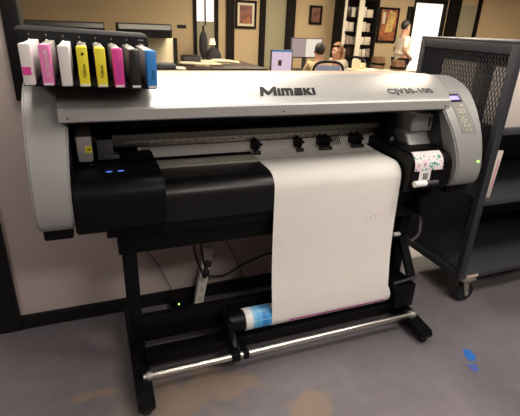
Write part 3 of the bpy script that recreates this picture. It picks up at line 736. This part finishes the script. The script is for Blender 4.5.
# desk with pink screen
def desk(name, x0, x1, y0, y1, z, m, lb):
    t = empty(name, ((x0 + x1) / 2, (y0 + y1) / 2, 0), lb, 'desk')
    B().box((x0, y0, z - .03), (x1, y1, z), .004).build('desktop', m, t)
    for x in (x0 + .03, x1 - .07):
        for y in (y0 + .03, y1 - .07): B().box((x, y, 0), (x + .04, y + .04, z - .03)).build('leg', 'darkpost', t)
    B().box((x0 + .05, y1 - .06, .3), (x1 - .05, y1 - .04, z - .03)).build('modesty_panel', m, t)
    return t
desk('office_desk', 2.5, 3.2, 6.0, 6.7, .86, 'wood', 'dark desk under the pink portrait screen')
mn = empty('monitor', (2.72, 6.25, .86), 'portrait monitor with a pinkish lit screen, nearest the glass', 'monitor')
B().box((2.545, 6.21, .91), (2.895, 6.24, 1.245), .004).build('casing', 'dark', mn)
scn = B().box((2.56, 6.206, .92), (2.880, 6.21, 1.215)).build('screen', 'screen_pink', mn)
B().box((2.56, 6.2055, 1.215), (2.88, 6.209, 1.235)).build('title_bar', 'cyan', mn)
B().box((2.66, 6.204, 1.02), (2.72, 6.206, 1.10)).box((2.68, 6.203, 1.075), (2.70, 6.205, 1.095)).build('screen_figure', 'art_dark', scn)
B().ball((2.70, 6.15, .885), .035, (1.6, 1, .7)).build('foot_knob', 'black', mn)
B().box((2.68, 6.24, .87), (2.76, 6.28, 1.0)).box((2.62, 6.16, .86), (2.82, 6.32, .875), .003).build('stand', 'dark', mn)
desk('office_desk', 3.30, 4.35, 7.45, 8.15, .80, 'wood', 'dark desk in front of the seated man in tan')
m2 = empty('monitor', (3.85, 7.75, .80), 'wide monitor in front of the seated man in tan', 'monitor')
B().box((3.55, 7.72, 1.02), (4.20, 7.75, 1.37), .004).build('casing', 'dark', m2)
B().box((3.57, 7.716, 1.04), (3.86, 7.72, 1.355)).build('screen', 'screen_dim', m2)
B().box((3.86, 7.715, 1.04), (4.18, 7.72, 1.355)).build('screen_window', 'screen_white', m2)
B().box((3.82, 7.75, .82), (3.90, 7.78, 1.1)).box((3.74, 7.66, .80), (3.98, 7.86, .815), .003).build('stand', 'dark', m2)

# ------------------------------------------------------------------ people
def skin_mesh(name, nodes, edges, root, m, parent, sub=2):
    bm = bmesh.new(); lay = bm.verts.layers.skin.verify(); vs = {}
    for k, (p, r) in nodes.items():
        v = bm.verts.new(Vector(p)); rr_ = r if isinstance(r, tuple) else (r, r); v[lay].radius = rr_; v[lay].use_root = (k == root); vs[k] = v
    for a, b in edges: bm.edges.new((vs[a], vs[b]))
    me = bpy.data.meshes.new('tmp'); bm.to_mesh(me); bm.free()
    o = bpy.data.objects.new('tmp', me); COL.objects.link(o)
    o.modifiers.new('s', 'SKIN').use_smooth_shade = True
    ss = o.modifiers.new('d', 'SUBSURF'); ss.levels = sub; ss.render_levels = sub
    dg = bpy.context.evaluated_depsgraph_get(); dg.update()
    me2 = bpy.data.meshes.new_from_object(o.evaluated_get(dg)); bpy.data.objects.remove(o)
    me2.materials.clear(); me2.materials.append(M[m])
    for p in me2.polygons: p.use_smooth = True
    org = ORG[parent.name]
    for v in me2.vertices: v.co -= org
    r = bpy.data.objects.new(name, me2); COL.objects.link(r); r.parent = parent; ORG[r.name] = org
    return r
def person(label, base, face, j, shirt, hair, pants='pants', long_hair=False, group='people in the office'):
    """j: joints in a local frame (x forward, y left, z up); face: heading angle"""
    t = empty('person', base, label, 'person', group)
    c_, s_ = cos(face), sin(face)
    def W(p): return Vector((base[0] + p[0] * c_ - p[1] * s_, base[1] + p[0] * s_ + p[1] * c_, base[2] + p[2]))
    n = {k: (W(p), r) for k, (p, r) in j.items()}
    E_ = [('pelvis', 'belly'), ('belly', 'chest'), ('chest', 'neck'), ('neck', 'jaw'), ('jaw', 'brow'), ('brow', 'crown'), ('jaw', 'nose')]
    for s in 'LR':
        E_ += [('chest', 'sh' + s), ('sh' + s, 'el' + s), ('el' + s, 'wr' + s), ('wr' + s, 'palm' + s), ('pelvis', 'hip' + s), ('hip' + s, 'kn' + s), ('kn' + s, 'an' + s), ('an' + s, 'toe' + s)]
        el = Vector(j['el' + s][0]); wr = Vector(j['wr' + s][0]); pm = Vector(j['palm' + s][0])
        d = (pm - wr).normalized(); sd = d.cross(Vector((0, 1, 0))); sd = (sd if sd.length > .2 else Vector((0, 0, 1))).normalized()
        for q, (o_, L) in enumerate(((-.030, .062), (-.010, .078), (.010, .074), (.028, .056))):
            a = pm + sd * o_ + d * .035; b_ = a + d * L * .5; c = b_ + d * L * .45 + Vector((0, .012 if s == 'R' else -.012, 0))
            for nm, pt, r in (('a', a, .009), ('b', b_, .008), ('c', c, .007)): n['f%s%d%s' % (s, q, nm)] = (W(pt), r)
            E_ += [('palm' + s, 'f%s%da' % (s, q)), ('f%s%da' % (s, q), 'f%s%db' % (s, q)), ('f%s%db' % (s, q), 'f%s%dc' % (s, q))]
        a = wr + (pm - wr) * .6 - sd * .035; b_ = a - sd * .012 + d * .035
        n['t%sa' % s] = (W(a), .011); n['t%sb' % s] = (W(b_), .009)
        E_ += [('wr' + s, 't%sa' % s), ('t%sa' % s, 't%sb' % s)]
    body = skin_mesh('body', n, E_, 'pelvis', 'skin', t)
    def grow(keys, g, extra=()):
        o = {}
        for k in keys:
            p, r = n[k]; o[k] = (p, tuple(q + g for q in r) if isinstance(r, tuple) else r + g)
        for k, p, r in extra: o[k] = (W(p), r)
        return o
    def mid(a, b, f): return tuple(Vector(j[a][0]).lerp(Vector(j[b][0]), f))
    n['hem'] = (W((j['pelvis'][0][0], 0, j['pelvis'][0][2] - .05)), (.135, .115))
    ex = [('slv' + s, mid('sh' + s, 'el' + s, .85), .058) for s in 'LR']
    sh = grow(['hem', 'pelvis', 'belly', 'chest', 'shL', 'shR'], .018, ex); sh['collar'] = (W(mid('chest', 'neck', .55)), .075)
    skin_mesh('shirt', sh, [('hem', 'pelvis'), ('pelvis', 'belly'), ('belly', 'chest'), ('chest', 'shL'), ('chest', 'shR'), ('shL', 'slvL'), ('shR', 'slvR'), ('chest', 'collar')], 'pelvis', shirt, t)
    pn = grow(['pelvis', 'hipL', 'hipR', 'knL', 'knR', 'anL', 'anR'], .022)
    skin_mesh('trousers', pn, [('pelvis', 'hipL'), ('pelvis', 'hipR'), ('hipL', 'knL'), ('hipR', 'knR'), ('knL', 'anL'), ('knR', 'anR')], 'pelvis', pants, t)
    for s in 'LR':
        a = Vector(j['an' + s][0]); b_ = Vector(j['toe' + s][0])
        skin_mesh('shoe', {'a': (W(a + Vector((-.03, 0, -.035))), .045), 'b': (W(b_), .042)}, [('a', 'b')], 'a', 'shoe', t)
    br = Vector(j['brow'][0]); cr_ = Vector(j['crown'][0])
    hb_ = B()
    k = bmesh.ops.create_uvsphere(hb_.bm, u_segments=20, v_segments=14, radius=1)['verts']
    rem = []
    for v in k:
        if v.co.x > .45 and v.co.z < .25: rem.append(v)
        elif v.co.z < -.95 or (v.co.z < -.6 and v.co.x > -.15): rem.append(v)
        v.co = W(br + Vector((-.018 + v.co.x * .104, v.co.y * .090, .035 + v.co.z * .108)))
    bmesh.ops.delete(hb_.bm, geom=rem, context='VERTS')
    if long_hair:
        for y in (-.075, -.05, 0, .05, .075):
            hb_.tube([W(br + Vector((-.05, y, .04))), W(br + Vector((-.085, y * 1.15, -.06))), W(br + Vector((-.07, y * 1.4, -.17))), W(br + Vector((-.05, y * 1.5, -.26)))], .032, 8)
    hr = hb_.build('hair', hair, t)
    for y in (-.032, .032):
        B().ball(W(br + Vector((.083, y, -.005))), .0115).build('eye', 'hair_dark', t)
    for y in (-.088, .088):
        B().ball(W(br + Vector((-.005, y, -.015))), .026, (.7, .5, 1.1), 10).build('ear', 'skin', t)
    B().ball(W(br + Vector((.078, 0, -.085))), .02, (.4, 1.1, .3), 10).build('mouth', 'red_ink', t)
    return t
def joints_stand():
    j = dict(pelvis=((0, 0, .95), (.13, .11)), belly=((.01, 0, 1.08), (.14, .11)), chest=((0, 0, 1.30), (.15, .12)), neck=((0, 0, 1.46), .055), jaw=((.025, 0, 1.55), .070), brow=((.015, 0, 1.635), .085), crown=((.0, 0, 1.685), .065), nose=((.105, 0, 1.60), .014))
    for s, q in (('L', 1), ('R', -1)):
        j['sh' + s] = ((0, .17 * q, 1.40), .06); j['el' + s] = ((-.07, .25 * q, 1.14), .045); j['wr' + s] = ((.12, .20 * q, 1.00), .032); j['palm' + s] = ((.17, .15 * q, .98), (.034, .026))
        j['hip' + s] = ((0, .09 * q, .90), .095); j['kn' + s] = ((.02 + .02 * q, .10 * q, .50), .062); j['an' + s] = ((-.01 + .05 * q, .10 * q, .09), .042); j['toe' + s] = ((.15 + .05 * q, .11 * q, .045), .035)
    return j
def joints_sit(lean=.08, tw=0):
    j = dict(pelvis=((0, 0, .56), (.14, .13)), belly=((.02, 0, .70), (.14, .12)), chest=((lean, 0, .90), (.15, .12)), neck=((lean + .02, 0, 1.05), .055), jaw=((lean + .05, 0, 1.13), .070), brow=((lean + .04, 0, 1.215), .085), crown=((lean + .02, 0, 1.265), .065), nose=((lean + .13, 0, 1.18), .014))
    for s, q in (('L', 1), ('R', -1)):
        j['sh' + s] = ((lean, .18 * q, 1.00), .062); j['el' + s] = ((lean + .10, .24 * q, .80), .045); j['wr' + s] = ((lean + .33, .16 * q, .845), .032); j['palm' + s] = ((lean + .39, .13 * q, .845), (.034, .026))
        j['hip' + s] = ((.03, .10 * q, .54), .10); j['kn' + s] = ((.44, .12 * q, .52), .065); j['an' + s] = ((.42, .12 * q, .09), .042); j['toe' + s] = ((.55, .13 * q, .045), .035)
    return j
person('standing person in a white shirt and dark trousers, hands at the waist, facing right', (6.66, 8.5, 0), radians(-10), joints_stand(), 'shirt_w', 'hair_dark')
def chair(loc, ang, m, lb, k=1):
    t = empty('office_chair', loc, lb, 'chair')
    c_, s_ = cos(ang), sin(ang)
    def W(p): return (loc[0] + p[0] * c_ - p[1] * s_, loc[1] + p[0] * s_ + p[1] * c_, loc[2] + p[2])
    R = Matrix.Rotation(ang, 3, 'Z')
    def bx(a, b, bev, rx=0):
        s = B(); s.box(a, b, bev, 3)
        for v in s.bm.verts: v.co = R @ v.co + Vector(loc)
        return s
    bx((-.24, -.24, .41), (.26, .24, .47), .03).build('seat', 'black', t)
    # curved backrest frame and mesh
    ring = [(-.27, -.23, .52), (-.30, -.27, .78), (-.31, -.22, 1.0), (-.32, 0, 1.05), (-.31, .22, 1.0), (-.30, .27, .78), (-.27, .23, .52), (-.26, 0, .50)]
    ring = [(x, y, .5 + (z - .5) * k) for x, y, z in ring]
    B().tube([W(p) for p in ring + [ring[0]]], .022, 8).build('backrest_frame', 'black', t)
    bx((-.305, -.21, .55), (-.29, .21, .5 + .49 * k), .02).build('backrest', m, t)
    B().cyl(W((0, 0, .10)), W((0, 0, .42)), .03, 12).build('gas_column', 'dark', t)
    for q in range(5):
        a = q * 2 * pi / 5; B().bar(W((0, 0, .11)), W((.27 * cos(a), .27 * sin(a), .075)), .04, .03).build('base_arm', 'black', t)
        B().cyl(W((.27 * cos(a) - .01, .27 * sin(a), .03)), W((.27 * cos(a) + .01, .27 * sin(a), .03)), .03, 12).build('caster', 'rubber', t)
    for y in (-.27, .27): B().tube([W((-.15, y, .44)), W((-.12, y * 1.08, .55)), W((-.10, y * 1.08, .66)), W((.15, y * 1.08, .67))], .018, 8).build('armrest', 'black', t)
    return t
person('seated person in a tan shirt with short dark hair, seen from behind at a screen', (3.80, 6.98, -.03), radians(80), joints_sit(), 'shirt_t', 'hair_dark')
chair((3.80, 6.90, 0), radians(80), 'blue_mesh', 'office chair with pale blue back under the person in tan')
person('seated person with long brown hair and grey top, leaning towards the person in tan', (4.62, 7.60, -.03), radians(190), joints_sit(.14), 'shirt_g', 'hair_brown', long_hair=True)
chair((4.65, 7.61, 0), radians(190), 'black', 'office chair under the person with long brown hair')
desk('office_desk', 4.45, 5.45, 6.75, 7.30, .86, 'plate', 'pale desk strewn with papers right of the blue-backed chair')
ppile(4.47, 6.78, 5.1, 7.25, .86, 14, 'papers on the pale desk right of the blue-backed chair')
for (x, y, sx, sy, sz, lb) in ((4.52, 7.02, .12, .10, .16, 'small cream box on the pale desk'), (4.72, 7.1, .09, .09, .10, 'low cream box on the pale desk, right of the taller box')):
    carton((x, y, .89), (x + sx, y + sy, .89 + sz), 'cream', lb, 'desk_box', 'box')
chair((4.62, 6.35, 0), radians(100), 'black', 'black office chair in front of the pale desk', .7)
chair((5.38, 7.95, 0), radians(40), 'black', 'black office chair left of the brown barrels', .7)
# brown barrels
for x, y, hh, lb in ((6.17, 8.65, 1.0, 'brown round barrel beside the standing person, the left one'), (6.42, 8.25, .95, 'brown round barrel beside the standing person, the right one')):
    t = empty('barrel', (x, y, 0), lb, 'barrel')
    prof = [(.135, 0), (.16, .2), (.172, .5), (.16, .8), (.14, 1)]
    b = B()
    for (r1, a), (r2, c) in zip(prof, prof[1:]): b.cyl((x, y, a * hh), (x, y, c * hh), r1, 24, r2)
    b.build('staves', 'brown', t)
    b = B()
    for q in (.15, .85): b.cyl((x, y, q * hh - .02), (x, y, q * hh + .02), .166, 24)
    b.build('hoop', 'darkpost', t)
# glass fronted bookcase
bc = empty('bookcase', (5.85, 9.28, 0), 'tall glass-fronted bookcase on the far wall behind the person with long hair', 'bookcase')
B().box((5.38, 9.42, 0), (6.34, 9.46, 2.2)).box((5.38, 9.1, 0), (5.43, 9.42, 2.2)).box((6.29, 9.1, 0), (6.34, 9.42, 2.2)).box((5.43, 9.1, 2.15), (6.29, 9.42, 2.2)).build('carcass', 'darkpost', bc)
for z in (.1, .55, .95, 1.22, 1.50, 1.80): B().box((5.43, 9.12, z - .02), (6.29, 9.42, z)).build('shelf', 'darkpost', bc)
B().box((5.43, 9.09, .1), (5.49, 9.11, 2.15)).box((5.80, 9.09, .1), (5.93, 9.11, 2.15)).build('door_stile', 'office_white', bc)
for z in (.55, .95, 1.22, 1.50, 1.80):
    x = 5.50
    while x < 6.2:
        if 5.76 < x < 5.94: x = 5.95
        ww = random.uniform(.07, .17); hh = random.uniform(.14, .22)
        tag(B().box((x, 9.2, z), (x + ww, 9.4, z + hh), .003).build('file_box', random.choice(['shelf_stuff', 'mount', 'office_white', 'wood']), org=(x, 9.3, z)), 'file box standing in the tall bookcase', 'file box', 'file boxes in the bookcase')
        x += ww + .02
# paintings
def picture(x0, x1, z0, z1, art, lb, extra=None, mount=.0):
    t = empty('framed_picture', ((x0 + x1) / 2, YW - .02, z0), lb, 'picture')
    b = B(); w_ = .045
    b.box((x0, YW - .04, z0), (x1, YW - .001, z0 + w_), .003).box((x0, YW - .04, z1 - w_), (x1, YW - .001, z1), .003).box((x0, YW - .04, z0 + w_), (x0 + w_, YW - .001, z1 - w_), .003).box((x1 - w_, YW - .04, z0 + w_), (x1, YW - .001, z1 - w_), .003)
    b.build('frame', 'darkpost', t)
    B().box((x0 + w_, YW - .02, z0 + w_), (x1 - w_, YW - .01, z1 - w_)).build('mount', 'mount', t)
    m_ = w_ + mount
    c = B().box((x0 + m_, YW - .024, z0 + m_), (x1 - m_, YW - .019, z1 - m_)).build('canvas', art, t)
    if extra: extra(c, x0, x1, z0, z1)
def ex1(c, x0, x1, z0, z1):
    B().prism([(x0 + .15, z0 + .10), (x1 - .12, z0 + .10), (x1 - .16, z0 + .28), (x0 + .28, z0 + .36)], YW - .026, YW - .024, axis='Y').build('painted_shape', 'art_red', c)
def ex2(c, x0, x1, z0, z1):
    B().prism([(x0 + .20, z0 + .22), (x0 + .42, z0 + .25), (x0 + .48, z0 + .66), (x0 + .30, z0 + .72)], YW - .026, YW - .024, axis='Y').build('painted_shape', 'art_gold', c)
    B().box((x0 + .10, YW - .026, z0 + .42), (x0 + .18, YW - .024, z1 - .10)).build('painted_highlight', 'mount', c)
picture(3.03, 3.50, 1.475, 2.02, 'art_dark', 'dark framed picture with cream mount between the two left dark posts', ex1, .05)
picture(4.77, 5.08, 1.61, 2.0, 'art_dark', 'small dark picture above the seated man in tan')
picture(6.62, 7.18, 1.27, 2.05, 'art_red', 'tall red and gold framed painting left of the standing person', ex2)
picture(7.42, 7.58, 1.72, 2.1, 'black_trim', 'narrow black picture just above the standing person')
# clutter at the left opening
sh_ = empty('coat_stand', (2.30, 9.1, 0), 'dark garments on a stand before the narrow bright window', 'coat stand')
B().cyl((2.24, 9.1, 0), (2.24, 9.1, 1.5), .02, 10).cyl((2.24, 9.1, 0), (2.24, 9.1, .03), .18, 20).build('pole', 'darkpost', sh_)
B().ball((2.24, 9.1, 1.15), .09, (1, .8, 3)).build('coat', 'pants', sh_)
B().ball((2.45, 9.1, .85), .16, (1.1, .8, 1.6)).cyl((2.45, 9.1, 0), (2.45, 9.1, .8), .02, 10).build('bag', 'pants', sh_)
lmp = empty('table_lamp', (2.48, 9.3, 1.05), 'small lit table lamp before the narrow bright window', 'lamp')
B().cyl((2.48, 9.3, .9), (2.48, 9.3, 1.22), .02, 12).cyl((2.48, 9.3, .0), (2.48, 9.3, .9), .012, 12).cyl((2.48, 9.3, 0), (2.48, 9.3, .02), .12, 20).build('lamp_base', 'brown', lmp)
B().cyl((2.48, 9.3, 1.14), (2.48, 9.3, 1.26), .07, 20, .045).build('lamp_shade', mat('lamp_shade_lit', (.8, .7, .5), .6, emit=(1, .85, .6), es=.8), lmp)
